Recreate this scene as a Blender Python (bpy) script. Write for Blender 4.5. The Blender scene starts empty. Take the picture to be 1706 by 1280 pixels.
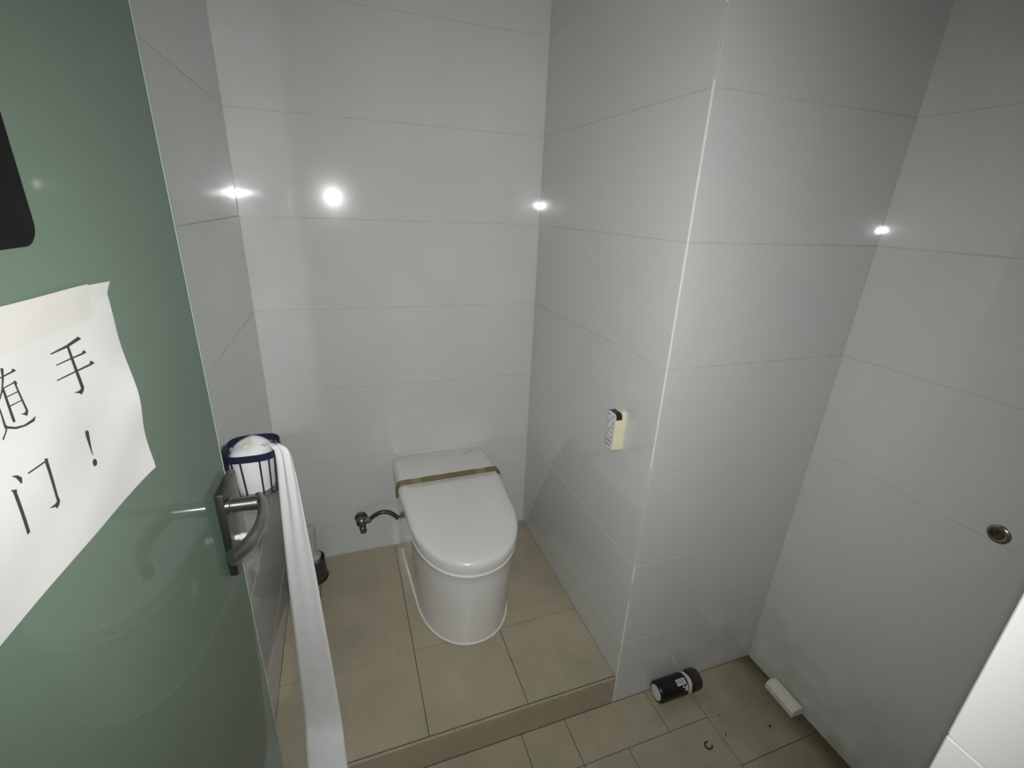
import bpy, bmesh, math, random
from mathutils import Vector, Matrix
random.seed(4)
C = bpy.context.scene.collection
sc = bpy.context.scene
PI = math.pi

# ------------------------------------------------------------------ camera, world, light, exposure
CAM_Z = 1.5199
pitch, roll, yaw = map(math.radians, (20.5666, 2.4003, 20.373))
fw = Vector((math.sin(yaw)*math.cos(pitch), math.cos(yaw)*math.cos(pitch), -math.sin(pitch)))
rt0 = Vector((math.cos(yaw), -math.sin(yaw), 0)); up0 = rt0.cross(fw)
rt = rt0*math.cos(roll) + up0*math.sin(roll)
up = up0*math.cos(roll) - rt0*math.sin(roll)
cd = bpy.data.cameras.new('camera'); cam = bpy.data.objects.new('camera', cd); C.objects.link(cam)
cd.sensor_width = 36; cd.lens = 36*782.3191/1706; cd.clip_start = 0.02
M = Matrix.Identity(4)
for i in range(3):
    M[i][0], M[i][1], M[i][2] = rt[i], up[i], -fw[i]
M.translation = Vector((0, 0, CAM_Z))
cam.matrix_world = M
sc.camera = cam

w = bpy.data.worlds.new('world'); sc.world = w; w.use_nodes = True
w.node_tree.nodes['Background'].inputs[0].default_value = (1.0, 0.84, 0.55, 1)
w.node_tree.nodes['Background'].inputs[1].default_value = 0.09

# the phone's flash, two centimetres above its lens, in the doorway
ld = bpy.data.lights.new('phone_flash', 'SPOT'); lo = bpy.data.objects.new('phone_flash', ld); C.objects.link(lo)
ld.energy = 51; ld.spot_size = math.radians(131); ld.spot_blend = 1.0; ld.shadow_soft_size = 0.006
ld.color = (1.0, 1.0, 0.985)
LM = M @ Matrix.Rotation(math.radians(-1), 4, 'X') @ Matrix.Rotation(math.radians(2), 4, 'Y'); LM.translation = Vector((0.0, 0.0, 1.540)); lo.matrix_world = LM

vs = sc.view_settings
sc.display_settings.display_device = 'sRGB'
vs.view_transform = 'Standard'; vs.look = 'None'; vs.gamma = 1.0; vs.use_curve_mapping = False
vs.exposure = 0.0
cy = sc.cycles
cy.caustics_reflective = True; cy.blur_glossy = 0.0; cy.sample_clamp_indirect = 0
cy.use_guiding = True; cy.guiding_training_samples = 64
cy.use_adaptive_sampling = False

# ------------------------------------------------------------------ room numbers (metres)
XL, XC, XR = -0.2807, 0.7323, 1.3303      # left wall, pillar's left face, right wall
YF, YC, YB = 0.11, 0.8914, 1.7452         # front wall inside, pillar front / step edge, back wall
HP = 0.1122                               # platform height
ZC = 2.45
T0 = 1.7626                               # one tile joint; rows are 0.3 m
TH = 0.008                                # tile thickness
GAP = 0.0014
RECESS = 0.0007                           # how far the joints lie behind the tile faces

# ------------------------------------------------------------------ helpers
def nodes_of(name):
    m = bpy.data.materials.new(name); m.use_nodes = True
    nt = m.node_tree
    return m, nt, nt.nodes['Principled BSDF']

def set_in(b, **kw):
    names = dict(rough='Roughness', metal='Metallic', coat='Coat Weight', coat_rough='Coat Roughness', spec='Specular IOR Level', trans='Transmission Weight', ior='IOR', sss='Subsurface Weight')
    for k, v in kw.items():
        b.inputs[names[k]].default_value = v

def plain(name, col, var=0.0, scale=20.0, bump=0.0, bump_scale=60.0, **kw):
    """principled material; colour mottled by noise, optional fine bump"""
    m, nt, b = nodes_of(name)
    set_in(b, **kw)
    L = nt.links.new
    tc = nt.nodes.new('ShaderNodeTexCoord')
    if var > 0:
        n = nt.nodes.new('ShaderNodeTexNoise'); n.inputs['Scale'].default_value = scale; n.inputs['Detail'].default_value = 4
        L(tc.outputs['Object'], n.inputs['Vector'])
        r = nt.nodes.new('ShaderNodeValToRGB')
        r.color_ramp.elements[0].position = 0.3; r.color_ramp.elements[1].position = 0.7
        r.color_ramp.elements[0].color = tuple(c*(1-var) for c in col)+(1,)
        r.color_ramp.elements[1].color = tuple(min(1, c*(1+var)) for c in col)+(1,)
        L(n.outputs['Fac'], r.inputs['Fac']); L(r.outputs['Color'], b.inputs['Base Color'])
    else:
        b.inputs['Base Color'].default_value = tuple(col)+(1,)
    if bump > 0:
        n2 = nt.nodes.new('ShaderNodeTexNoise'); n2.inputs['Scale'].default_value = bump_scale; n2.inputs['Detail'].default_value = 3
        L(tc.outputs['Object'], n2.inputs['Vector'])
        bp = nt.nodes.new('ShaderNodeBump'); bp.inputs['Strength'].default_value = bump; bp.inputs['Distance'].default_value = 0.002
        L(n2.outputs['Fac'], bp.inputs['Height']); L(bp.outputs['Normal'], b.inputs['Normal'])
    return m

def wall_tile_mat():
    m, nt, b = nodes_of('glazed_wall_tile'); L = nt.links.new
    geo = nt.nodes.new('ShaderNodeNewGeometry')
    n = nt.nodes.new('ShaderNodeTexNoise'); n.inputs['Scale'].default_value = 2.2; n.inputs['Detail'].default_value = 3
    L(geo.outputs['Position'], n.inputs['Vector'])
    r = nt.nodes.new('ShaderNodeValToRGB')
    r.color_ramp.elements[0].position = 0.3; r.color_ramp.elements[1].position = 0.7
    r.color_ramp.elements[0].color = (0.585, 0.605, 0.595, 1); r.color_ramp.elements[1].color = (0.62, 0.632, 0.62, 1)
    L(n.outputs['Fac'], r.inputs['Fac'])
    # yellowish dirt on the lowest part of the walls near the right corner
    sx = nt.nodes.new('ShaderNodeSeparateXYZ'); L(geo.outputs['Position'], sx.inputs[0])
    mz = nt.nodes.new('ShaderNodeMapRange'); mz.inputs[1].default_value = 0.38; mz.inputs[2].default_value = 0.0; L(sx.outputs['Z'], mz.inputs[0])
    mx = nt.nodes.new('ShaderNodeMapRange'); mx.inputs[1].default_value = 0.9; mx.inputs[2].default_value = 1.3; L(sx.outputs['X'], mx.inputs[0])
    n2 = nt.nodes.new('ShaderNodeTexNoise'); n2.inputs['Scale'].default_value = 9; n2.inputs['Detail'].default_value = 6
    L(geo.outputs['Position'], n2.inputs['Vector'])
    mn = nt.nodes.new('ShaderNodeMapRange'); mn.inputs[1].default_value = 0.38; mn.inputs[2].default_value = 0.85; L(n2.outputs['Fac'], mn.inputs[0])
    a = nt.nodes.new('ShaderNodeMath'); a.operation = 'MULTIPLY'; L(mz.outputs[0], a.inputs[0]); L(mx.outputs[0], a.inputs[1])
    a2 = nt.nodes.new('ShaderNodeMath'); a2.operation = 'MULTIPLY'; L(a.outputs[0], a2.inputs[0]); L(mn.outputs[0], a2.inputs[1])
    mix = nt.nodes.new('ShaderNodeMix'); mix.data_type = 'RGBA'
    L(a2.outputs[0], mix.inputs[0]); L(r.outputs['Color'], mix.inputs[6]); mix.inputs[7].default_value = (0.34, 0.31, 0.20, 1)
    L(mix.outputs[2], b.inputs['Base Color'])
    set_in(b, rough=0.042, spec=0.5, coat=0.16, coat_rough=0.16)
    n3 = nt.nodes.new('ShaderNodeTexNoise'); n3.inputs['Scale'].default_value = 5; n3.inputs['Detail'].default_value = 1
    L(geo.outputs['Position'], n3.inputs['Vector'])
    bp = nt.nodes.new('ShaderNodeBump'); bp.inputs['Strength'].default_value = 0.02; bp.inputs['Distance'].default_value = 0.004
    L(n3.outputs['Fac'], bp.inputs['Height']); L(bp.outputs['Normal'], b.inputs['Normal'])
    return m

def floor_tile_mat():
    m, nt, b = nodes_of('beige_floor_tile'); L = nt.links.new
    geo = nt.nodes.new('ShaderNodeNewGeometry')
    n = nt.nodes.new('ShaderNodeTexNoise'); n.inputs['Scale'].default_value = 7; n.inputs['Detail'].default_value = 7; n.inputs['Roughness'].default_value = 0.65
    L(geo.outputs['Position'], n.inputs['Vector'])
    r = nt.nodes.new('ShaderNodeValToRGB')
    r.color_ramp.elements[0].position = 0.3; r.color_ramp.elements[1].position = 0.72
    r.color_ramp.elements[0].color = (0.345, 0.31, 0.222, 1); r.color_ramp.elements[1].color = (0.425, 0.38, 0.276, 1)
    L(n.outputs['Fac'], r.inputs['Fac'])
    # grime on the low floor by the right wall and the far corner
    sx = nt.nodes.new('ShaderNodeSeparateXYZ'); L(geo.outputs['Position'], sx.inputs[0])
    mx = nt.nodes.new('ShaderNodeMapRange'); mx.inputs[1].default_value = 0.80; mx.inputs[2].default_value = 1.36; L(sx.outputs['X'], mx.inputs[0])
    mz = nt.nodes.new('ShaderNodeMapRange'); mz.inputs[1].default_value = 0.09; mz.inputs[2].default_value = 0.01; L(sx.outputs['Z'], mz.inputs[0])
    n2 = nt.nodes.new('ShaderNodeTexNoise'); n2.inputs['Scale'].default_value = 7.5; n2.inputs['Detail'].default_value = 8; n2.inputs['Roughness'].default_value = 0.62
    L(geo.outputs['Position'], n2.inputs['Vector'])
    ad = nt.nodes.new('ShaderNodeMath'); ad.operation = 'ADD'; L(mx.outputs[0], ad.inputs[0]); L(n2.outputs['Fac'], ad.inputs[1])
    mr = nt.nodes.new('ShaderNodeMapRange'); mr.inputs[1].default_value = 0.85; mr.inputs[2].default_value = 1.75
    seam = nt.nodes.new('ShaderNodeMapRange'); seam.inputs[1].default_value = 1.235; seam.inputs[2].default_value = 1.315; seam.inputs[4].default_value = 0.55; L(sx.outputs['X'], seam.inputs[0])
    ad2 = nt.nodes.new('ShaderNodeMath'); ad2.operation = 'ADD'; L(ad.outputs[0], ad2.inputs[0]); L(seam.outputs[0], ad2.inputs[1]); L(ad2.outputs[0], mr.inputs[0])
    mu = nt.nodes.new('ShaderNodeMath'); mu.operation = 'MULTIPLY'; L(mr.outputs[0], mu.inputs[0]); L(mz.outputs[0], mu.inputs[1])
    mix = nt.nodes.new('ShaderNodeMix'); mix.data_type = 'RGBA'
    L(mu.outputs[0], mix.inputs[0]); L(r.outputs['Color'], mix.inputs[6]); mix.inputs[7].default_value = (0.105, 0.092, 0.042, 1)
    L(mix.outputs[2], b.inputs['Base Color'])
    mrr = nt.nodes.new('ShaderNodeMapRange'); mrr.inputs[3].default_value = 0.28; mrr.inputs[4].default_value = 0.42; L(n.outputs['Fac'], mrr.inputs[0])
    L(mrr.outputs[0], b.inputs['Roughness'])
    return m

MAT = dict(
    wall=wall_tile_mat(), floor=floor_tile_mat(),
    grout=plain('pale_grout', (0.52, 0.52, 0.50), 0.12, 30, rough=0.85),
    floor_grout=plain('dirty_floor_grout', (0.085, 0.070, 0.045), 0.3, 25, rough=0.9),
    caulk=plain('white_caulk', (0.80, 0.79, 0.75), 0.05, 40, rough=0.5),
    dark_gap=plain('dark_joint', (0.06, 0.055, 0.05), 0.2, 30, rough=0.9),
    plaster=plain('ceiling_plaster', (0.62, 0.60, 0.56), 0.03, 6, rough=0.8),
    glass=plain('green_frosted_glass', (0.118, 0.170, 0.128), 0.05, 3, rough=0.5, spec=0.2, coat=0.45, coat_rough=0.03),
    glass_edge=plain('pale_green_glass_edge', (0.42, 0.56, 0.47), 0.05, 12, rough=0.3),
    ceramic=plain('white_ceramic', (0.78, 0.78, 0.77), 0.015, 4, rough=0.10, coat=0.4, coat_rough=0.04),
    lid=plain('white_plastic_lid', (0.73, 0.725, 0.715), 0.015, 5, rough=0.22),
    gold=plain('brushed_gold', (0.30, 0.26, 0.13), 0.10, 30, rough=0.36, metal=0.85),
    gold_pale=plain('pale_gold', (0.42, 0.35, 0.19), 0.10, 30, rough=0.30, metal=0.8),
    steel=plain('brushed_steel', (0.36, 0.36, 0.35), 0.06, 60, rough=0.24, metal=1.0),
    steel_dark=plain('dull_steel', (0.20, 0.20, 0.19), 0.10, 50, rough=0.34, metal=1.0),
    knob=plain('worn_white_metal', (0.52, 0.49, 0.43), 0.15, 60, rough=0.5),
    navy=plain('navy_coated_metal', (0.012, 0.016, 0.045), 0.15, 50, rough=0.45),
    tissue=plain('tissue_paper', (0.76, 0.77, 0.78), 0.02, 40, bump=0.25, bump_scale=90, rough=0.95),
    tissue_core=plain('tissue_core', (0.72, 0.66, 0.55), 0.06, 40, rough=0.95),
    paper=plain('white_paper', (0.56, 0.56, 0.545), 0.015, 14, bump=0.15, bump_scale=18, rough=0.7),
    tape=plain('cream_tape', (0.545, 0.535, 0.49), 0.02, 20, rough=0.6),
    ink=plain('black_ink', (0.035, 0.034, 0.033), 0.1, 60, rough=0.6),
    black=plain('black_plastic', (0.006, 0.006, 0.007), 0.2, 50, rough=0.35),
    matt=plain('matt_black', (0.007, 0.007, 0.007), 0.2, 50, rough=0.7, spec=0.15),
    brown=plain('dark_brown_plastic', (0.034, 0.024, 0.018), 0.2, 50, rough=0.28),
    cream=plain('cream_plastic', (0.74, 0.70, 0.52), 0.04, 40, rough=0.4),
    remote=plain('white_plastic', (0.70, 0.69, 0.67), 0.03, 40, rough=0.4),
    label=plain('white_label', (0.68, 0.68, 0.66), 0.08, 60, rough=0.5),
    grip=plain('light_grey_plastic', (0.44, 0.44, 0.42), 0.05, 40, rough=0.35),
    button=plain('grey_rubber', (0.36, 0.35, 0.35), 0.1, 60, rough=0.6),
    grey_plastic=plain('grey_plastic', (0.30, 0.30, 0.29), 0.08, 40, rough=0.4),
    dark_plastic=plain('dark_grey_plastic', (0.045, 0.045, 0.042), 0.15, 40, rough=0.4),
    hose=plain('braided_hose', (0.09, 0.09, 0.088), 0.35, 220, rough=0.35, metal=0.9),
    foam=plain('off_white_block', (0.72, 0.71, 0.64), 0.06, 50, rough=0.6),
    rust=plain('rusty_hole', (0.06, 0.045, 0.02), 0.4, 90, rough=0.9),
    scrap=plain('dark_scrap', (0.045, 0.033, 0.02), 0.3, 120, rough=0.7),
)

def obj(name, bm, mat, parent=None, smooth=False, loc=None):
    me = bpy.data.meshes.new(name)
    bmesh.ops.recalc_face_normals(bm, faces=bm.faces[:])
    bm.to_mesh(me); bm.free()
    if smooth:
        for p in me.polygons: p.use_smooth = True
        try: me.set_sharp_from_angle(angle=math.radians(38))
        except Exception: pass
    mats = mat if isinstance(mat, (list, tuple)) else [mat]
    for m in mats: me.materials.append(m)
    o = bpy.data.objects.new(name, me); C.objects.link(o)
    if parent: o.parent = parent
    if loc: o.location = loc
    return o

def empty(name, loc=(0, 0, 0), rz=0.0):
    o = bpy.data.objects.new(name, None); C.objects.link(o); o.location = loc; o.rotation_euler = (0, 0, rz)
    o.empty_display_size = 0.05
    return o

def tag(o, label, cat, group=None):
    o['label'] = label; o['category'] = cat
    if group: o['group'] = group
    return o

def add_box(bm, x0, x1, y0, y1, z0, z1, bev=0.0, seg=1):
    t = bmesh.new()
    bmesh.ops.create_cube(t, size=1)
    for v in t.verts:
        v.co = Vector((x0+(v.co.x+.5)*(x1-x0), y0+(v.co.y+.5)*(y1-y0), z0+(v.co.z+.5)*(z1-z0)))
    if bev > 0:
        bmesh.ops.bevel(t, geom=t.edges[:], offset=bev, segments=seg, profile=0.5, affect='EDGES')
    me = bpy.data.meshes.new('t'); t.to_mesh(me); t.free(); bm.from_mesh(me); bpy.data.meshes.remove(me)
    return bm

def box(x0, x1, y0, y1, z0, z1, bev=0.0, seg=1):
    return add_box(bmesh.new(), x0, x1, y0, y1, z0, z1, bev, seg)

def loft(bm, rings, close=True, cap0=True, cap1=True):
    vr = [[bm.verts.new(p) for p in r] for r in rings]
    n = len(vr[0])
    for a, b in zip(vr, vr[1:]):
        for i in range(n if close else n-1):
            j = (i+1) % n
            bm.faces.new((a[i], a[j], b[j], b[i]))
    if cap0: bm.faces.new(list(reversed(vr[0])))
    if cap1: bm.faces.new(vr[-1])
    return bm

def frame_of(d):
    d = d.normalized()
    a = Vector((0, 0, 1)) if abs(d.z) < 0.9 else Vector((1, 0, 0))
    x = d.cross(a).normalized(); return x, d.cross(x).normalized()

def add_lathe(bm, prof, origin, axis, n=24):
    """prof: list of (distance along axis, radius)"""
    o = Vector(origin); ax = Vector(axis).normalized(); x, y = frame_of(ax)
    rings = []
    for h, r in prof:
        rings.append([o+ax*h+(x*math.cos(2*PI*i/n)+y*math.sin(2*PI*i/n))*max(r, 1e-5) for i in range(n)])
    return loft(bm, rings)

def add_tube(bm, pts, r, n=8, flat=None):
    """tube through pts; r a number or a list; flat=(ref vector, a, b) gives an elliptic section"""
    pts = [Vector(p) for p in pts]; rings = []
    prev = None
    for i, p in enumerate(pts):
        d = (pts[min(i+1, len(pts)-1)]-pts[max(i-1, 0)]).normalized()
        if flat:
            y = (flat[0]-d*flat[0].dot(d)).normalized(); x = d.cross(y); ra, rb = flat[1], flat[2]
        else:
            if prev is None: x, y = frame_of(d)
            else:
                x = (prev-d*prev.dot(d)).normalized(); y = d.cross(x)
            ra = rb = r[i] if isinstance(r, (list, tuple)) else r
        prev = x
        rings.append([p+x*math.cos(2*PI*k/n)*ra+y*math.sin(2*PI*k/n)*rb for k in range(n)])
    return loft(bm, rings)

def catmull(pts, k=6):
    pts = [Vector(p) for p in pts]; out = []
    for i in range(len(pts)-1):
        p0, p1, p2, p3 = pts[max(i-1, 0)], pts[i], pts[i+1], pts[min(i+2, len(pts)-1)]
        for j in range(k):
            t = j/k
            out.append(0.5*((2*p1)+(p2-p0)*t+(2*p0-5*p1+4*p2-p3)*t*t+(3*p1-p0-3*p2+p3)*t**3))
    out.append(pts[-1]); return out

_tile_mesh = {}
def tile(parent, mat, c, dims, bev=0.0011):
    key = (tuple(round(d, 5) for d in dims), mat.name)
    if key not in _tile_mesh:
        bm = box(-dims[0]/2, dims[0]/2, -dims[1]/2, dims[1]/2, -dims[2]/2, dims[2]/2, bev)
        me = bpy.data.meshes.new('tile'); bm.to_mesh(me); bm.free(); me.materials.append(mat); _tile_mesh[key] = me
    o = bpy.data.objects.new('tile', _tile_mesh[key]); C.objects.link(o); o.location = c; o.parent = parent
    return o

def structure(o):
    o['kind'] = 'structure'; return o

def rows(zbot, ztop):
    js = sorted(T0-0.3*k for k in range(-3, 7))
    js = [zbot]+[j for j in js if zbot+0.02 < j < ztop-0.02]+[ztop]
    return [(a+GAP/2 if i else a, b-GAP/2) for i, (a, b) in enumerate(zip(js, js[1:]))]

# ------------------------------------------------------------------ walls
wb = structure(obj('wall_back', box(XL-0.10, XC+0.03, YB+RECESS, YB+0.10, 0, ZC), MAT['grout']))
for z0, z1 in rows(HP, ZC):
    tile(wb, MAT['wall'], ((XL+XC)/2, YB+TH/2, (z0+z1)/2), (XC-XL-0.001, TH, z1-z0))

wl = structure(obj('wall_left', box(XL-0.10, XL-RECESS, -0.12, YB+RECESS, 0, ZC), MAT['grout']))
for z0, z1 in rows(0.0, ZC):
    for y0, y1 in ((YF, 0.5452), (0.5452+GAP, YB)):
        tile(wl, MAT['wall'], (XL-TH/2, (y0+y1)/2, (z0+z1)/2), (TH, y1-y0, z1-z0))

wc = structure(obj('wall_pillar', box(XC+RECESS, 1.44, YC+RECESS, YB+0.10, 0, ZC), MAT['grout']))
for z0, z1 in rows(HP, ZC):
    tile(wc, MAT['wall'], (XC+TH/2, (YC+0.0025+YB)/2, (z0+z1)/2), (TH, YB-YC-0.0025, z1-z0))
for z0, z1 in rows(0.0, ZC):
    tile(wc, MAT['wall'], ((XC+0.0025+1.352)/2, YC+TH/2, (z0+z1)/2), (1.352-XC-0.0025, TH, z1-z0))
# the filled corner joint of the pillar: white where filled, dark where the filler has come out
for z0, z1, m in ((0.0, 0.43, 'caulk'), (0.43, 0.50, 'dark_gap'), (0.50, 0.565, 'caulk'), (0.565, 0.885, 'dark_gap'),
                  (0.885, 1.775, 'caulk'), (1.775, 1.90, 'dark_gap'), (1.90, 2.05, 'caulk'), (2.05, 2.2, 'dark_gap'), (2.2, ZC, 'caulk')):
    d = 0.0002 if m == 'caulk' else 0.0016
    obj('corner_joint', box(XC+d, XC+0.0033, YC+d, YC+0.0033, z0, z1, 0.0006 if m == 'caulk' else 0), MAT[m], wc)

LEAN = math.atan(0.0206)
wr = structure(obj('wall_right', box(RECESS, 0.10, -0.12-0.5, YC+RECESS-0.5, -0.95, ZC-0.95), MAT['grout'], loc=(XR, 0.5, 0.95)))
wr.rotation_euler = (0, LEAN, 0)
for z0, z1 in rows(0.0, ZC):
    for y0, y1 in ((YF, 0.2914), (0.2914+GAP, YC)):
        tile(wr, MAT['wall'], (TH/2, (y0+y1)/2-0.5, (z0+z1)/2-0.95), (TH, y1-y0, z1-z0))

# front wall with the doorway the photograph is taken through
XJ = 0.40
wf = structure(obj('wall_front', add_box(add_box(box(XJ+RECESS, 1.44, -0.12, YF-0.001, 0, ZC), XL-0.1, -0.262, -0.12, YF, 0, ZC), -0.262, XJ+RECESS, -0.12, YF-0.001, 2.12, ZC), MAT['grout']))
for z0, z1 in rows(0.0, 2.12):
    tile(wf, MAT['wall'], (XJ+TH/2, -0.005, (z0+z1)/2), (TH, 0.23, z1-z0))

structure(obj('ceiling', box(XL-0.10, 1.44, -0.12, YB+0.10, ZC, ZC+0.05), MAT['plaster']))

# ------------------------------------------------------------------ floors
fl = structure(obj('floor', box(XL-0.10, 1.44, -0.70, YB+0.10, -0.06, -0.0035), MAT['floor_grout']))
def floor_tile(x0, x1, y0, y1, z=0.0, parent=fl, g=0.0022, th=0.008):
    tile(parent, MAT['floor'], ((x0+x1)/2, (y0+y1)/2, z-th/2), (x1-x0-g, y1-y0-g, th), 0.0004)
xs = [XL+0.0, -0.191, 0.109, 0.409, 0.556, 0.857, 1.003]
for x0, x1 in zip(xs, xs[1:]):
    floor_tile(x0, x1, 0.753, YC)
xs = [XL+0.0, -0.044, 0.256, 0.556, 0.706, 1.003]
ys = [0.753, 0.453, 0.153, -0.147, -0.447, -0.70]
for y1, y0 in zip(ys, ys[1:]):
    for x0, x1 in zip(xs, xs[1:]): floor_tile(x0, x1, y0, y1)
ys = [YC, 0.606, 0.306, 0.006, -0.294, -0.594]
for y1, y0 in zip(ys, ys[1:]):
    for x0, x1 in ((1.003, 1.303), (1.303, 1.36)): floor_tile(x0, x1, y0, y1)

pf = structure(obj('floor_platform', box(XL-0.001, XC+0.002, YC+0.010, YB+0.002, 0, HP-0.0035), MAT['floor_grout']))
xs = [XL, -0.170, 0.130, 0.431, XC]
ys = [YC+0.0102, 1.187, 1.491, YB]
for y0, y1 in zip(ys, ys[1:]):
    for x0, x1 in zip(xs, xs[1:]):
        floor_tile(x0, x1, y0, y1, HP, pf)
# step front: one tile strip, an open joint behind its top edge
tile(pf, MAT['floor'], ((XL+XC)/2, YC+0.0045, (HP-0.0012)/2), (XC-XL-0.001, 0.008, HP-0.0012), 0.0008)

# ------------------------------------------------------------------ door, standing open along the left wall
H0 = Vector((-0.24, 0.11, 0)); E0 = Vector((-0.205, 0.785, 0))
U = (E0-H0).normalized(); N = Vector((U.y, -U.x, 0))
def D(u, wv, z): return H0+U*u+N*wv+Vector((0, 0, z))
def dbox(u0, u1, w0, w1, z0, z1, bev=0.0, seg=1):
    bm = box(u0, u1, w0, w1, z0, z1, bev, seg)
    for v in bm.verts: v.co = D(v.co.x, v.co.y, v.co.z)
    return bm
DW = (E0-H0).length
door = structure(obj('door_1', dbox(0.0, DW-0.0005, -0.012, 0.0, 0.02, 2.10, 0.0008), MAT['glass']))
obj('glass_edge', dbox(DW-0.0030, DW+0.0012, -0.0115, 0.0003, 0.021, 2.099, 0.0008), MAT['glass_edge'], door)
dh = obj('door_handle', dbox(0.606, 0.686, 0.0, 0.013, 0.940, 1.094, 0.003, 2), MAT['steel_dark'], door, True)
PU, PZ = 0.612+0.004, 1.068
bm = bmesh.new(); add_lathe(bm, [(0, 0.013), (0.006, 0.013), (0.007, 0.0115), (0.045, 0.0115), (0.050, 0.011)], D(PU, 0.013, PZ), N, 24)
obj('lever_neck', bm, MAT['steel'], dh, True)
lp = catmull([D(PU+0.010, 0.056, PZ), D(PU-0.010, 0.064, PZ), D(PU-0.04, 0.070, PZ), D(PU-0.075, 0.070, PZ), D(PU-0.105, 0.062, PZ), D(PU-0.130, 0.047, PZ)], 5)
bm = bmesh.new(); add_tube(bm, lp, 0, 20, (Vector((0, 0, 1)), 0.0075, 0.0125))
obj('lever_grip', bm, MAT['steel'], dh, True)
bm = bmesh.new(); add_lathe(bm, [(0, 0.0045), (0.007, 0.0045), (0.0075, 0.0062), (0.015, 0.0064), (0.0165, 0.005)], D(0.625, 0.013, 1.001), N, 16)
obj('thumb_turn', bm, MAT['knob'], dh, True)['label'] = 'small worn white turn knob below the lever'
bm = dbox(0.606, 0.686, -0.025, -0.012, 0.940, 1.094, 0.003, 2)
obj('outer_plate', bm, MAT['steel_dark'], door, True)

# black plate stuck high on the door
def rounded_rect(x0, x1, z0, z1, r, n=6):
    P = []
    for cx, cz, a0 in ((x1-r, z1-r, 0), (x0+r, z1-r, 90), (x0+r, z0+r, 180), (x1-r, z0+r, 270)):
        for k in range(n+1):
            a = math.radians(a0+90*k/n); P.append((cx+r*math.cos(a), cz+r*math.sin(a)))
    return P
P = rounded_rect(0.215, 0.368, 1.479, 1.64, 0.016)
bm = bmesh.new(); loft(bm, [[D(a, wv, b) for a, b in rounded_rect(0.215+i, 0.368-i, 1.479+i, 1.64-i, 0.016)] for wv, i in ((0.0, 0), (0.0045, 0), (0.0055, 0.001))])
tag(obj('wall_plate', bm, MAT['matt'], smooth=True), 'black rounded plate fixed on the green glass door above the paper', 'plate').name = 'black_plate'

# ------------------------------------------------------------------ paper notice on the door
PU0, PZ0, PWD, PHT = 0.150, 1.236, 0.297, 0.206
def lerp(t, pts):
    for (a, va), (b, vb) in zip(pts, pts[1:]):
        if a <= t <= b:
            s = (t-a)/(b-a); s = s*s*(3-2*s); return va+(vb-va)*s
    return pts[0][1] if t < pts[0][0] else pts[-1][1]
def lift(a, b):
    s = max(0.0, min(1.0, (a-0.20)/0.097))
    e = lerp(b, [(-0.01, 0.006), (0.0, 0.006), (0.045, 0.0035), (0.088, 0.0065), (0.15, 0.0015), (0.19, 0.003), (0.206, 0.0085)])
    wv = 0.0012+s*s*e
    wv += 0.0006*(1+math.sin(a*38+b*25))+0.0004*(1+math.sin(b*70-a*31))
    return wv
def PP(a, b, off=0.0): return D(PU0+a, lift(a, b)+off, PZ0+b)
def paper_edge_b(a): return 0.206+0.018*max(0.0, 0.22-a)-0.0035*(a/0.297)**2+0.001*math.sin(a*30)
def low_edge(a): return 0.028*max(0.0, 0.25-a)
notice = tag(empty('paper_notice', D(PU0+PWD/2, 0, PZ0)), 'white paper notice with black Chinese characters taped to the green glass door', 'notice')
notice.rotation_euler = (0, 0, 0)
inv = Matrix.Translation(-notice.location)
def nobj(name, bm, m, smooth=False):
    bm.transform(inv); return obj(name, bm, m, notice, smooth)
bm = bmesh.new(); NA, NB = 48, 34
for off in (0.0, -0.0002):
    g = [[bm.verts.new(PP(PWD*i/NA, low_edge(PWD*i/NA)+(paper_edge_b(PWD*i/NA)-low_edge(PWD*i/NA))*j/NB, off)) for j in range(NB+1)] for i in range(NA+1)]
    for i in range(NA):
        for j in range(NB): bm.faces.new((g[i][j], g[i+1][j], g[i+1][j+1], g[i][j+1]))
nobj('sheet', bm, MAT['paper'], True)
bm = bmesh.new()
g = [[bm.verts.new(PP(0.02+0.245*i/20, 0.176+(paper_edge_b(0.02+0.245*i/20)-0.176+0.0012)*j/4, 0.0003)) for j in range(5)] for i in range(21)]
for i in range(20):
    for j in range(4): bm.faces.new((g[i][j], g[i+1][j], g[i+1][j+1], g[i][j+1]))
nobj('adhesive_tape', bm, MAT['tape'], True)['label'] = 'cream tape strip along the top of the sheet'
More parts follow.
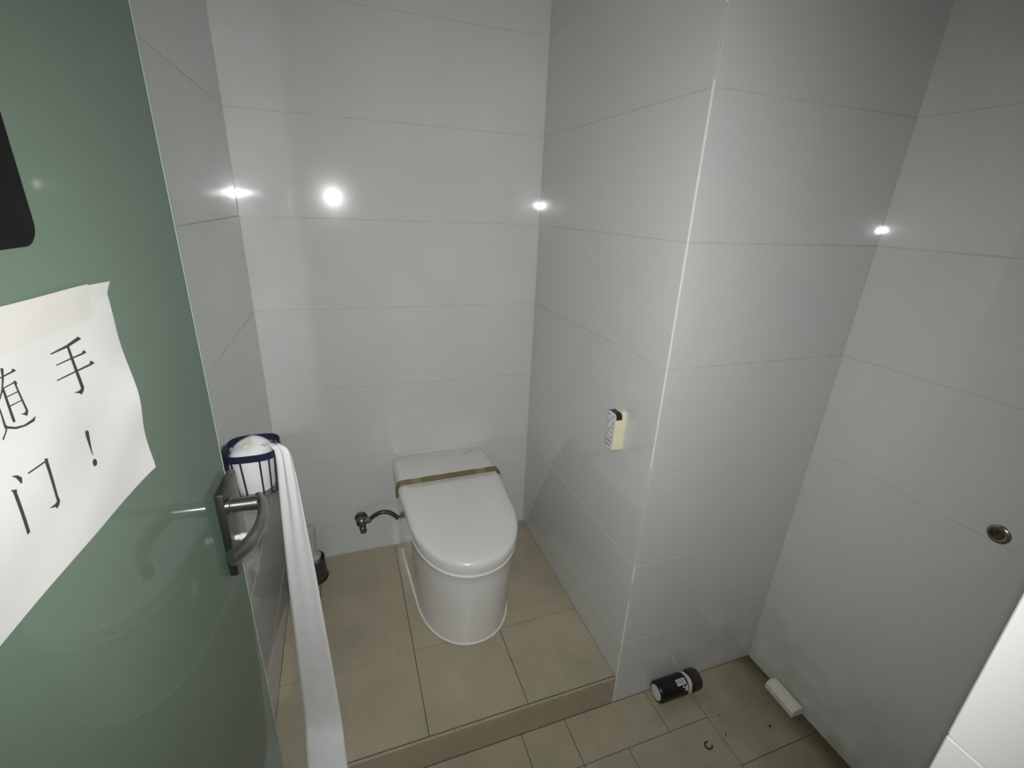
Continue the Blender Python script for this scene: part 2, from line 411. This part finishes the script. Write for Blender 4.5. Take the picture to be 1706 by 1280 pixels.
GL = [
 # hand
 [[(195.6,159.8),(217.6,160.6),(235.5,163.2),(239.1,160.2),(218.8,158.3),(195.8,158.8)],[(198.2,149.7),(233.6,148.8),(237.6,150.6),(240.6,147.3),(234.8,147.2),(198.4,148.8)],[(193.4,138.4),(239.7,137.0),(242.4,139.5),(247.4,135.4),(241.7,135.1),(193.6,137.4)],[(217.5,159.5),(220.7,159.1),(223.5,120.9),(221.5,118.2),(217.5,116.4),(214.6,118.7),(208.7,121.6),(214.9,120.7),(218.9,121.2)]],
 # exclamation mark
 [[(207.3,85.6),(210.6,85.8),(212.5,83.4),(208.3,62.2),(207.3,62.4),(206.7,82.4)],[(210.3,53.5),(209.1,52.2),(207.4,51.8),(205.7,52.2),(204.4,53.5),(203.9,55.2),(204.3,56.9),(205.5,58.1),(207.2,58.6),(208.9,58.2),(210.2,56.9),(210.7,55.2)]],
 # gate
 [[(115.6,96.6),(121.0,93.9),(123.5,90.5),(122.0,86.9),(120.9,87.0),(118.8,92.8)],[(111.0,88.1),(115.8,85.8),(115.0,83.6),(114.5,51.2),(111.3,50.9),(111.3,54.3),(112.0,85.6)],[(129.5,90.7),(148.4,89.7),(148.9,88.3),(129.8,89.5)],[(149.2,91.3),(152.7,89.6),(151.9,87.3),(150.9,58.1),(151.5,52.6),(149.5,50.3),(146.2,49.0),(144.4,51.6),(138.3,54.5),(145.5,53.7),(147.9,54.3),(148.3,88.0)]],
 # follow
 [[(129.9,160.9),(148.6,161.2),(150.7,162.7),(153.9,159.9),(150.3,159.9),(129.9,160.2)],[(134.3,153.8),(136.6,153.4),(136.6,128.4),(134.5,127.8),(133.8,129.7)],[(135.2,153.7),(148.1,153.6),(148.4,152.7),(135.4,152.8)],[(147.1,154.3),(149.5,154.0),(150.6,152.2),(149.4,150.4),(151.9,129.9),(150.3,127.8),(148.6,126.9),(146.4,129.0),(143.1,130.7),(147.8,129.9),(149.5,130.9)],[(136.0,147.1),(148.3,146.4),(148.4,145.6),(136.1,146.3)],[(136.5,140.3),(149.0,139.4),(149.2,138.6),(136.6,139.4)],[(125.6,137.6),(127.2,137.1),(127.1,129.8),(128.5,128.2),(134.8,124.7),(143.1,122.5),(152.2,122.6),(157.3,123.4),(153.9,120.4),(144.1,120.9),(134.8,123.0),(126.9,127.0),(124.8,128.5)],
  [(139.5,166.5),(142.3,165.5),(139.5,159.0),(134.5,151.5),(129.5,147.0),(128.8,147.6),(134.0,153.5),(138.0,160.5)],[(121.8,159.5),(124.5,158.0),(127.5,153.8),(126.0,152.2),(124.6,154.0)],[(120.5,145.2),(127.2,145.0),(127.2,137.0),(125.6,137.0),(125.6,143.8),(120.5,144.1)],[(126.5,129.0),(124.0,125.5),(119.8,122.6),(120.8,121.4),(125.6,125.2),(128.0,128.2)],
  [(106.0,161.5),(108.8,160.8),(108.8,118.5),(106.0,117.5)],[(107.5,161.0),(118.0,161.2),(118.0,159.9),(107.5,159.8)],[(116.6,160.8),(119.2,160.4),(116.0,152.5),(113.0,146.8),(112.2,147.2),(114.6,153.0)],[(112.8,147.6),(117.2,142.8),(118.6,138.0),(117.0,133.8),(113.2,131.8),(112.8,133.0),(115.2,135.0),(116.0,138.6),(114.8,142.8),(112.2,147.0)]],
]
for gl in GL:
    bm = bmesh.new()
    for poly in gl:
        f = bm.faces.new([bm.verts.new((a/1000, b/1000, 0)) for a, b in poly])
    bmesh.ops.triangulate(bm, faces=bm.faces[:])
    for _ in range(2):
        long = [e for e in bm.edges if e.calc_length() > 0.009]
        if long: bmesh.ops.subdivide_edges(bm, edges=long, cuts=1); bmesh.ops.triangulate(bm, faces=bm.faces[:])
    for v in bm.verts: v.co = PP(v.co.x, v.co.y+0.002, 0.0004)
    nobj('printed_character', bm, MAT['ink'])

# ------------------------------------------------------------------ toilet
toilet = tag(empty('toilet', (0.332, YB-0.004, HP), math.radians(1.0)), 'white floor-standing toilet with closed lid and gold hinge band on the tiled step', 'toilet')
ZF = 0.0
def outline(hw, y0, yf, yc, n=26, p=2.15, rc=0.03, hwr=None):
    """D shape: square rear at y0, straight sides, rounded front at yf; y measured from the wall"""
    hwr = hwr or hw
    P = []
    for k in range(n+1):                       # front curve from right to left
        t = PI*k/n; c, s = math.cos(t), math.sin(t)
        P.append((hw*math.copysign(abs(c)**(2/p), c), yc+(yf-yc)*abs(s)**(2/p)))
    for k in range(1, 7): P.append((-(hw+(hwr-hw)*k/6), yc+(y0+rc-yc)*k/6))
    for k in range(1, 6):
        a = PI/2*k/5; P.append((-hwr+rc-rc*math.cos(a), y0+rc-rc*math.sin(a)))
    P.append((0, y0))
    for k in range(0, 5):
        a = PI/2*k/5; P.append((hwr-rc+rc*math.sin(a), y0+rc-rc*math.cos(a)))
    for k in range(0, 6): P.append((hwr+(hw-hwr)*k/6, y0+rc+(yc-y0-rc)*k/6))
    return P
SL = 0.10
def ring(P, z, slope=0.0, yb=0.19): return [Vector((x, -y, z-slope*max(0, y-yb))) for x, y in P]
def inset_scale(P, s, cy): return [(x*s, cy+(y-cy)*s) for x, y in P]
zb = 0.366                                     # top of the bowl body above the platform (rear)
bm = bmesh.new(); R = []
for t in (0, 0.01, 0.1, 0.25, 0.4, 0.55, 0.7, 0.85, 0.97):
    e = t**1.4
    hw = 0.166+0.019*e; yf = 0.588+0.030*e
    R.append(ring(outline(hw, 0.002, yf, 0.34+0.02*e, hwr=0.176+0.014*e), zb*t, SL*t))
R.append(ring(outline(0.186, 0.002, 0.619, 0.36, hwr=0.190), zb*0.985, SL))
R.append(ring(outline(0.182, 0.004, 0.614, 0.36, hwr=0.187), zb, SL))
loft(bm, R)
obj('bowl_body', bm, MAT['ceramic'], toilet, True)
bm = bmesh.new()
cp = outline(0.167, 0.004, 0.589, 0.34, hwr=0.177)
cp = [(x, -y) for x, y in cp if y > 0.03]
k0 = max(range(len(cp)), key=lambda i: (Vector(cp[i])-Vector(cp[i-1])).length)
cp = cp[k0:]+cp[:k0]
add_tube(bm, [(x, y, 0.003) for x, y in cp], 0.0036, 6)
obj('base_sealant', bm, MAT['caulk'], toilet, True)['label'] = 'white sealant bead around the foot'
bm = bmesh.new()
loft(bm, [ring(outline(a, 0.196, f, 0.36, rc=0.02, hwr=b), z, SL) for a, b, f, z in ((0.180, 0.186, 0.612, zb+0.001), (0.186, 0.192, 0.619, zb+0.004), (0.186, 0.192, 0.620, zb+0.020), (0.182, 0.188, 0.614, zb+0.022))])
obj('seat_ring', bm, MAT['lid'], toilet, True)
bm = bmesh.new(); R = []
zl = zb+0.0245
for a, z in ((0.004, 0), (0.0, 0.004), (0.0, 0.016), (0.0015, 0.022), (0.005, 0.027), (0.011, 0.0305), (0.020, 0.0325)):
    R.append(ring(outline(0.190-a, 0.197+a*0.3, 0.628-a, 0.355, rc=0.014, hwr=0.199-a), zl+z, SL))
base = outline(0.170, 0.203, 0.608, 0.355, rc=0.014, hwr=0.179)
for s, dz in ((0.85, 0.0337), (0.6, 0.0350), (0.3, 0.0358), (0.06, 0.036)):
    R.append(ring(inset_scale(base, s, 0.38), zl+dz, SL))
loft(bm, R)
obj('lid', bm, MAT['lid'], toilet, True)
bm = bmesh.new(); R = []
zt = zl+0.041
for a, z in ((0.002, zb-0.002), (0.0, zb+0.002), (0.0, zt-0.022), (0.002, zt-0.013), (0.007, zt-0.006), (0.014, zt-0.0015), (0.024, zt)):
    R.append(ring(outline(0.198-a, 0.001, 0.1745-a*0.15, 0.1745-a*0.15-0.012, p=8, rc=0.03, n=26, hwr=0.196-a), z))
loft(bm, R)
tank = obj('tank_cover', bm, MAT['lid'], toilet, True)
for x0, x1, y in ((0.092, 0.108, 0.040), (0.112, 0.121, 0.026), (0.124, 0.140, 0.024)):
    obj('printed_mark', box(x0, x1, -y-0.0035, -y, zt-0.0003, zt+0.0003), MAT['ink'], tank)
# gold band: a flat strip across the top, bent down at both sides
def band_path(x):
    """x in -1..1 along the strip; returns (x, z, normal)"""
    hwb, rb, drop = 0.2015, 0.022, 0.055
    topz = zl+0.0375
    L1 = hwb-rb; L2 = rb*PI/2; L3 = drop-rb
    tot = L1+L2+L3; s = abs(x)*tot; sg = 1 if x >= 0 else -1
    if s <= L1: return (sg*s, topz, (0, 1))
    if s <= L1+L2:
        a = (s-L1)/rb; return (sg*(L1+rb*math.sin(a)), topz-rb+rb*math.cos(a), (sg*math.sin(a), math.cos(a)))
    return (sg*hwb, topz-rb-(s-L1-L2), (sg, 0))
def band(x0, x1, mat, th, y0=0.172, y1=0.1985):
    bm = bmesh.new(); R = []; n = 14
    for k in range(n+1):
        x, z, (nx, nz) = band_path(x0+(x1-x0)*k/n)
        R.append([Vector((x+nx*o, -y, z+nz*o)) for y, o in ((y0, -0.004), (y0, th-0.001), (y0+0.001, th), (y1-0.001, th), (y1, th-0.001), (y1, -0.004))])
    loft(bm, R); return bm
for x0, x1, m, th in ((-1, -0.60, 'gold', 0.0040), (-0.595, -0.44, 'gold_pale', 0.0034), (-0.436, 0.436, 'gold', 0.0040), (0.44, 0.595, 'gold_pale', 0.0034), (0.60, 1, 'gold', 0.0040)):
    obj('hinge_band', band(x0, x1, None, th), MAT[m], toilet, True)

# ------------------------------------------------------------------ supply valve and hose on the back wall
vx, vz = 0.000, 0.283
valve = tag(empty('supply_valve', (vx, YB, vz)), 'dark metal angle valve on the back wall with a hose to the toilet', 'valve')
bm = bmesh.new(); add_lathe(bm, [(0, 0.026), (0.003, 0.026), (0.007, 0.016), (0.008, 0.012), (0.03, 0.012)], (0, 0, 0), (0, -1, 0)); obj('escutcheon', bm, MAT['steel_dark'], valve, True)
bm = bmesh.new(); add_lathe(bm, [(0, 0.014), (0.004, 0.020), (0.020, 0.021), (0.027, 0.016), (0.031, 0.006)], (0, -0.020, 0), (0, -1, 0)); add_lathe(bm, [(0, 0.012), (0.028, 0.012)], (0, -0.035, 0), (1, 0, 0.15), 16); obj('valve_body', bm, MAT['steel_dark'], valve, True)
bm = bmesh.new(); add_lathe(bm, [(0, 0.012), (0.014, 0.012), (0.017, 0.0145), (0.044, 0.0135), (0.046, 0.010)], (0, -0.035, -0.006), (0.12, 0, -1), 10); obj('valve_handle', bm, MAT['steel_dark'], valve, True)
bm = bmesh.new(); add_lathe(bm, [(0, 0.013), (0.012, 0.014), (0.018, 0.011)], (0.020, -0.035, 0.003), (1, 0, 0.3), 8); obj('hose_nut', bm, MAT['steel'], valve, True)
bm = bmesh.new(); add_tube(bm, catmull([(0.034, -0.035, 0.008), (0.052, -0.036, 0.022), (0.080, -0.038, 0.034), (0.108, -0.040, 0.030), (0.130, -0.046, 0.016), (0.1455, -0.052, 0.000)], 6), 0.0088, 12); obj('hose', bm, MAT['hose'], valve, True)

# ------------------------------------------------------------------ toilet brush in the back left corner
bx, by = -0.196, 1.640
hol = tag(empty('brush_holder', (bx, by, HP)), 'dark grey brush cup on the step floor in the far left corner', 'brush holder')
bm = bmesh.new(); add_lathe(bm, [(0, 0.050), (0.004, 0.052), (0.03, 0.050), (0.07, 0.047), (0.093, 0.048), (0.095, 0.045), (0.085, 0.042), (0.02, 0.042)], (0, 0, 0), (0, 0, 1), 32); obj('cup', bm, MAT['dark_plastic'], hol, True)
bm = bmesh.new(); add_lathe(bm, [(0, 0.054), (0.004, 0.055), (0.006, 0.0525)], (0, 0, -0.0), (0, 0, 1), 32); obj('foot_ring', bm, MAT['black'], hol, True)
br = tag(empty('toilet_brush', (bx, by, HP+0.03)), 'light grey toilet brush standing in the dark cup behind hanging tissue', 'brush')
bm = bmesh.new(); add_lathe(bm, [(0, 0.01), (0.004, 0.032), (0.07, 0.034), (0.08, 0.012)], (0, 0, 0), (0, 0, 1), 20); obj('bristles', bm, MAT['grey_plastic'], br, True)
bm = bmesh.new(); add_lathe(bm, [(0, 0.006), (0.008, 0.034), (0.014, 0.035), (0.022, 0.024), (0.04, 0.019), (0.10, 0.018), (0.135, 0.019), (0.146, 0.016), (0.150, 0.006)], (0, 0, 0.062), (0.06, 0, 1), 20); obj('brush_handle', bm, MAT['grip'], br, True)

# ------------------------------------------------------------------ navy tissue basket on the left wall
kx, ky, kz = -0.2195, 1.085, 0.885           # base centre
basket = tag(empty('tissue_basket', (kx, ky, kz)), 'navy wire tissue holder basket fixed to the left wall above the door handle', 'basket')
BH = 0.108
def hexring(r, sq=0.0, n=40):
    P = []
    for i in range(n):
        a = 2*PI*i/n; p = 3.2
        c, s = math.cos(a), math.sin(a)
        P.append((math.copysign(abs(c)**(2/p), c)*r, math.copysign(abs(s)**(2/p), s)*r))
    return P
def band_ring(ro, ri, z0, z1):
    bm = bmesh.new()
    O, I = hexring(ro), hexring(ri)
    R = [[Vector((x, y, z0)) for x, y in O], [Vector((x, y, z1)) for x, y in O], [Vector((x, y, z1)) for x, y in I], [Vector((x, y, z0)) for x, y in I], [Vector((x, y, z0)) for x, y in O]]
    loft(bm, R, cap0=False, cap1=False)
    bmesh.ops.remove_doubles(bm, verts=bm.verts[:], dist=1e-6); return bm
RT, RB = 0.0555, 0.048
obj('rim_band', band_ring(RT, RT-0.0022, BH-0.016, BH), MAT['navy'], basket)
bm = bmesh.new(); hp_ = hexring(RB-0.001); add_tube(bm, [(x, y, 0.003) for x, y in hp_+hp_[:1]], 0.0022, 6); obj('base_ring', bm, MAT['navy'], basket, True)
NBAR = 16
for i in range(NBAR):
    k = (i+0.5)/NBAR*40; a = int(k) % 40; b = (a+1) % 40; f = k-int(k)
    tp, bp_ = hexring(RT-0.0012), hexring(RB-0.001)
    pt = Vector((tp[a][0]*(1-f)+tp[b][0]*f, tp[a][1]*(1-f)+tp[b][1]*f, BH-0.006)); pb = Vector((bp_[a][0]*(1-f)+bp_[b][0]*f, bp_[a][1]*(1-f)+bp_[b][1]*f, 0.003))
    bm = bmesh.new(); add_tube(bm, [pt, pb], 0.0020, 6); obj('bar', bm, MAT['navy'], basket, True)
for yv in (-0.024, 0.0, 0.024):
    bm = bmesh.new(); add_tube(bm, [(-RB+0.001, yv, 0.003), (RB-0.001, yv, 0.003)], 0.0016, 6); obj('base_wire', bm, MAT['navy'], basket, True)
obj('wall_bracket', box(-0.061, -RT+0.001, -0.018, 0.018, BH-0.05, BH-0.002, 0.001), MAT['navy'], basket)

rollo = tag(empty('tissue_roll', (kx, ky, kz+0.006)), 'white tissue roll in the navy basket with a long end hanging to the step', 'tissue roll')
bm = bmesh.new(); n = 36; R = []
rnd = random.Random(7)
ph = [rnd.uniform(0, 6.28) for _ in range(4)]
for h, r, wob in ((0.0, 0.040, 0), (0.003, 0.0415, 0), (0.05, 0.0430, .02), (0.080, 0.0440, .04), (0.092, 0.0430, .05), (0.101, 0.0385, .08), (0.108, 0.031, .10), (0.1125, 0.022, .12), (0.115, 0.013, .10), (0.1145, 0.006, 0)):
    row = []
    for i in range(n):
        a = 2*PI*i/n
        rr = r*(1+wob*(math.sin(3*a+ph[0])*.6+math.sin(5*a+ph[1])*.4))
        dz = 0.009*math.sin(a+0.9)*(h/0.12)**3
        row.append(Vector((rr*math.cos(a)-0.0045, rr*math.sin(a)-0.004, h+dz)))
    R.append(row)
loft(bm, R); obj('roll', bm, MAT['tissue'], rollo, True)
bm = bmesh.new(); add_lathe(bm, [(0, 0.0095), (0.0022, 0.0085), (0.003, 0.003)], (-0.010, -0.014, 0.1105), (-0.05, -0.25, 1), 14); obj('core_end', bm, MAT['tissue_core'], rollo, True)['label'] = 'tan end of the cardboard core'
# the hanging end
path = [  # centre x, y, z, width, crumple
 (-0.198, 1.062, 1.000, 0.026, 1.0), (-0.178, 1.056, 1.004, 0.030, 1.0), (-0.163, 1.050, 1.001, 0.034, 1.0), (-0.154, 1.046, 0.985, 0.036, 1.0),
 (-0.151, 1.042, 0.950, 0.040, 0.9), (-0.150, 1.038, 0.88, 0.047, 0.75), (-0.150, 1.035, 0.78, 0.058, 0.5), (-0.150, 1.033, 0.66, 0.068, 0.3), (-0.150, 1.031, 0.52, 0.079, 0.15),
 (-0.150, 1.028, 0.37, 0.090, 0.06), (-0.149, 1.020, 0.24, 0.099, 0.03), (-0.148, 1.008, 0.155, 0.104, 0.01), (-0.147, 0.992, 0.124, 0.105, 0), (-0.145, 0.970, 0.1165, 0.105, 0),
 (-0.141, 0.930, 0.1148, 0.105, 0), (-0.1375, 0.898, 0.1145, 0.105, 0), (-0.1365, 0.8885, 0.113, 0.105, 0), (-0.136, 0.8868, 0.104, 0.105, 0), (-0.136, 0.886, 0.06, 0.105, 0), (-0.136, 0.884, 0.012, 0.105, 0)]
pc = catmull([p[:3] for p in path], 4)
def attr(i, k):
    j = min(i//4, len(path)-2); f = i/4-j; return path[j][k]*(1-f)+path[j+1][k]*f
across = Vector((0.105, -0.034, 0)).normalized()
bm = bmesh.new(); NW = 10; vg = []
for i, p in enumerate(pc):
    wd, cr = attr(i, 3), attr(i, 4)
    d = (pc[min(i+1, len(pc)-1)]-pc[max(i-1, 0)]).normalized()
    nn = d.cross(across).normalized()
    vg.append([bm.verts.new(p+across*wd*(j/NW-0.5)+nn*(0.0045*cr*math.sin(j*1.35+i*0.05)+0.0008*math.sin(i*0.7+j*0.4)*min(1, cr*6))) for j in range(NW+1)])
for a, b in zip(vg, vg[1:]):
    for j in range(NW): bm.faces.new((a[j], a[j+1], b[j+1], b[j]))
bm.transform(Matrix.Translation(-rollo.location))
hs = obj('hanging_end', bm, MAT['tissue'], rollo, True)
sm = hs.modifiers.new('s', 'SOLIDIFY'); sm.thickness = 0.0005; sm.offset = 0

# ------------------------------------------------------------------ remote control in its wall holder on the pillar
rz0 = 0.868
rh = tag(empty('remote_holder', (XC, 1.0525, rz0)), 'cream plastic wall holder on the pillar side behind the remote', 'holder')
def plate_x(x0, x1, y0, y1, z0, z1, r, n=6, ins=0.001):
    bm = bmesh.new(); R = []
    for x, i in ((x0, 0), (x1+ins*(1 if x1 < x0 else -1), 0), (x1, ins)):
        R.append([Vector((x, a, b)) for a, b in rounded_rect(y0+i, y1-i, z0+i, z1-i, r, n)])
    loft(bm, R); return bm
obj('back_shell', plate_x(0, -0.012, -0.0245, 0.0245, -0.002, 0.123, 0.012), MAT['cream'], rh, True)
rc = tag(empty('remote_control', (XC-0.012, 1.0525, rz0)), 'white remote control with black top window in the cream holder on the pillar', 'remote control')
obj('case', plate_x(-0.0, -0.020, -0.0235, 0.0235, 0.0, 0.119, 0.011), MAT['cream'], rc, True)
fp = obj('face_panel', plate_x(-0.0195, -0.0212, -0.0225, 0.0225, 0.001, 0.118, 0.0105, 6, 0.0004), MAT['remote'], rc, True)
# infrared window wrapping over the top and the near upper corner
RR = rounded_rect(-0.0240, 0.0240, -0.0005, 0.1195, 0.0115, 8)
sel = [p for p in RR if p[1] > 0.1195-0.0175]
sel.sort(key=lambda p: math.atan2(p[1]-0.09, p[0]))
sel = [(-0.0240, 0.1010)]+[p for p in sorted(sel, key=lambda p: -math.atan2(p[1]-0.09, p[0]))]+[(0.0240, 0.1010)]
bm = bmesh.new(); ri = [(y*0.93, 0.09+(z-0.09)*0.93) for y, z in sel]
loft(bm, [[Vector((-0.0015, y, z)), Vector((-0.0200, y, z)), Vector((-0.0200, yi, zi)), Vector((-0.0015, yi, zi))] for (y, z), (yi, zi) in zip(sel, ri)])
obj('infrared_window', bm, MAT['black'], rc, True)['label'] = 'glossy black window over the top end'
for zz, yy, hh, ww in ((0.108, -0.012, 0.006, 0.008), (0.108, 0.010, 0.006, 0.010), (0.097, 0.0, 0.005, 0.008), (0.086, -0.012, 0.009, 0.007), (0.086, 0.010, 0.009, 0.007), (0.072, -0.008, 0.004, 0.016), (0.061, 0.008, 0.008, 0.008), (0.058, -0.011, 0.007, 0.007), (0.045, 0.011, 0.007, 0.007), (0.042, -0.009, 0.004, 0.014), (0.028, 0.0, 0.007, 0.030), (0.014, 0.004, 0.007, 0.026)):
    obj('button', box(-0.0222, -0.0208, yy-ww/2, yy+ww/2, zz-hh/2, zz+hh/2, 0.0004), MAT['button'], fp)

# ------------------------------------------------------------------ black bottle lying by the pillar
bo = tag(empty('bottle', (0.872, 0.8550, 0.0355)), 'black bottle with brown cap lying on the floor against the pillar', 'bottle')
bo.rotation_euler = (0, 0, 0)
AX = (1, 0, 0); rb_ = 0.0345
bm = bmesh.new(); add_lathe(bm, [(0, 0.029), (0.001, 0.0315), (0.005, rb_-0.0008), (0.010, rb_), (0.104, rb_), (0.109, rb_-0.003), (0.1115, 0.027)], (0, 0, 0), AX, 40); obj('bottle_body', bm, MAT['black'], bo, True)
bm = bmesh.new(); add_lathe(bm, [(-0.0006, 0.0245), (0.0006, 0.0245)], (0, 0, 0), AX, 32); obj('bottom_label', bm, MAT['label'], bo)['label'] = 'round white label on the base'
bm = bmesh.new(); add_lathe(bm, [(0.110, 0.030), (0.1115, 0.0335), (0.118, 0.0330), (0.1195, 0.024), (0.130, 0.022)], (0, 0, 0), AX, 40); obj('neck_ring', bm, MAT['label'], bo, True)['label'] = 'white ring below the cap'
bm = bmesh.new(); add_lathe(bm, [(0.128, 0.024), (0.130, 0.0345), (0.134, 0.0355), (0.158, 0.0355), (0.164, 0.0325), (0.167, 0.026)], (0, 0, 0), AX, 10); bmesh.ops.bevel(bm, geom=[e for e in bm.edges if e.calc_length() > 0.012], offset=0.0015, segments=2, affect='EDGES'); obj('bottle_cap', bm, MAT['brown'], bo, True)['label'] = 'wide dark brown cap'
def on_bottle(x0, x1, a0, a1, off, n=8):
    bm = bmesh.new(); g = []
    for i in range(n+1):
        a = math.radians(a0+(a1-a0)*i/n); r = rb_+off
        g.append((bm.verts.new((x0, -r*math.cos(a), r*math.sin(a))), bm.verts.new((x1, -r*math.cos(a), r*math.sin(a)))))
    for p, q in zip(g, g[1:]): bm.faces.new((p[0], p[1], q[1], q[0]))
    return bm
bl = obj('barcode_label', on_bottle(0.066, 0.100, 52, 84, 0.0004), MAT['label'], bo, True)
for k in range(9):
    x = 0.0690+k*0.0032; obj('barcode_bar', on_bottle(x, x+(0.0010 if k % 3 else 0.0018), 58, 80, 0.0007), MAT['ink'], bl)
for x0, x1, a0, a1 in ((0.084, 0.090, 38, 47), (0.091, 0.098, 30, 40), (0.0965, 0.1035, 34, 45), (0.094, 0.1025, 20, 31), (0.088, 0.095, 22, 27), (0.1005, 0.103, 10, 50)):
    obj('printed_mark', on_bottle(x0, x1, a0, a1, 0.0004, 3), MAT['label'], bo, True)

# ------------------------------------------------------------------ white block by the right wall
cb = Vector((1.2880, 0.720, 0.0))
blk = tag(empty('white_block', cb, math.radians(-2)), 'ribbed off-white plastic block lying on the floor along the right wall', 'block')
P = [(-0.021, 0), (0.020, 0), (0.020, 0.024), (0.017, 0.031), (-0.008, 0.031), (-0.014, 0.027), (-0.016, 0.022), (-0.021, 0.020)]
bm = bmesh.new(); loft(bm, [[Vector((x*s, y, 0.001+z*s)) for x, z in P] for y, s in ((-0.056, 0.94), (-0.0545, 1), (0.0545, 1), (0.056, 0.94))])
obj('block_body', bm, MAT['foam'], blk)
bm = bmesh.new(); add_box(bm, 0.001, 0.006, -0.050, 0.050, 0.0308, 0.0335, 0.0008); obj('top_rib', bm, MAT['foam'], blk)

# ------------------------------------------------------------------ pipe opening in the right wall
pe = tag(empty('pipe_flange', (XR-0.001, 0.439, 0.885)), 'round chrome pipe flange with a rusty hole on the right wall', 'flange')
bm = bmesh.new(); add_lathe(bm, [(0, 0.0215), (0.002, 0.0215), (0.005, 0.0185), (0.0055, 0.0165), (0.004, 0.0125), (0.0, 0.0115)], (0, 0, 0), (-1, 0, 0), 32); obj('flange_ring', bm, MAT['steel'], pe, True)
bm = bmesh.new(); add_lathe(bm, [(0, 0.0115), (0.0025, 0.0113), (0.0030, 0.006), (0.0012, 0.0045), (0.0012, 0.001)], (0, 0, 0), (-1, 0, 0), 20); obj('rusty_plug', bm, MAT['rust'], pe, True)['label'] = 'rust-brown plug in the middle'

# ------------------------------------------------------------------ scraps on the floor
bm = bmesh.new()
add_tube(bm, [(0.011*math.cos(math.radians(a)), 0.010*math.sin(math.radians(a)), 0.0025) for a in range(75, 370, 15)], [0.0012]+[0.0025]*18+[0.0014], 8)
o = obj('curled_scrap', bm, MAT['scrap'], None, True, (0.944, 0.681, 0.0)); tag(o, 'dark C-shaped curl of debris on the floor below the bottle', 'debris'); o.rotation_euler = (0, 0, math.radians(-15))
def crumb(loc, sx, sy, sz, rz, label):
    bm = bmesh.new(); bmesh.ops.create_icosphere(bm, subdivisions=2, radius=1)
    r = random.Random(int(loc[0]*1e4))
    for v in bm.verts:
        k = 1+r.uniform(-.18, .18); v.co = Vector((v.co.x*sx*k, v.co.y*sy*k, max(-0.9, v.co.z)*sz*k))
    o = obj('floor_crumb', bm, MAT['scrap'], None, True, (loc[0], loc[1], sz*0.85)); o.rotation_euler = (0, 0, rz); tag(o, label, 'debris')
crumb((1.174, 0.666), 0.0045, 0.0035, 0.003, 0.3, 'round dark crumb on the floor tile in front of the white block')
crumb((1.043, 0.746), 0.0022, 0.0020, 0.0015, 0.0, 'tiny dark speck on the floor just right of the bottle cap')
crumb((1.020, 0.690), 0.0075, 0.0014, 0.0012, 1.1, 'thin dark sliver on the floor beside the C-shaped curl')
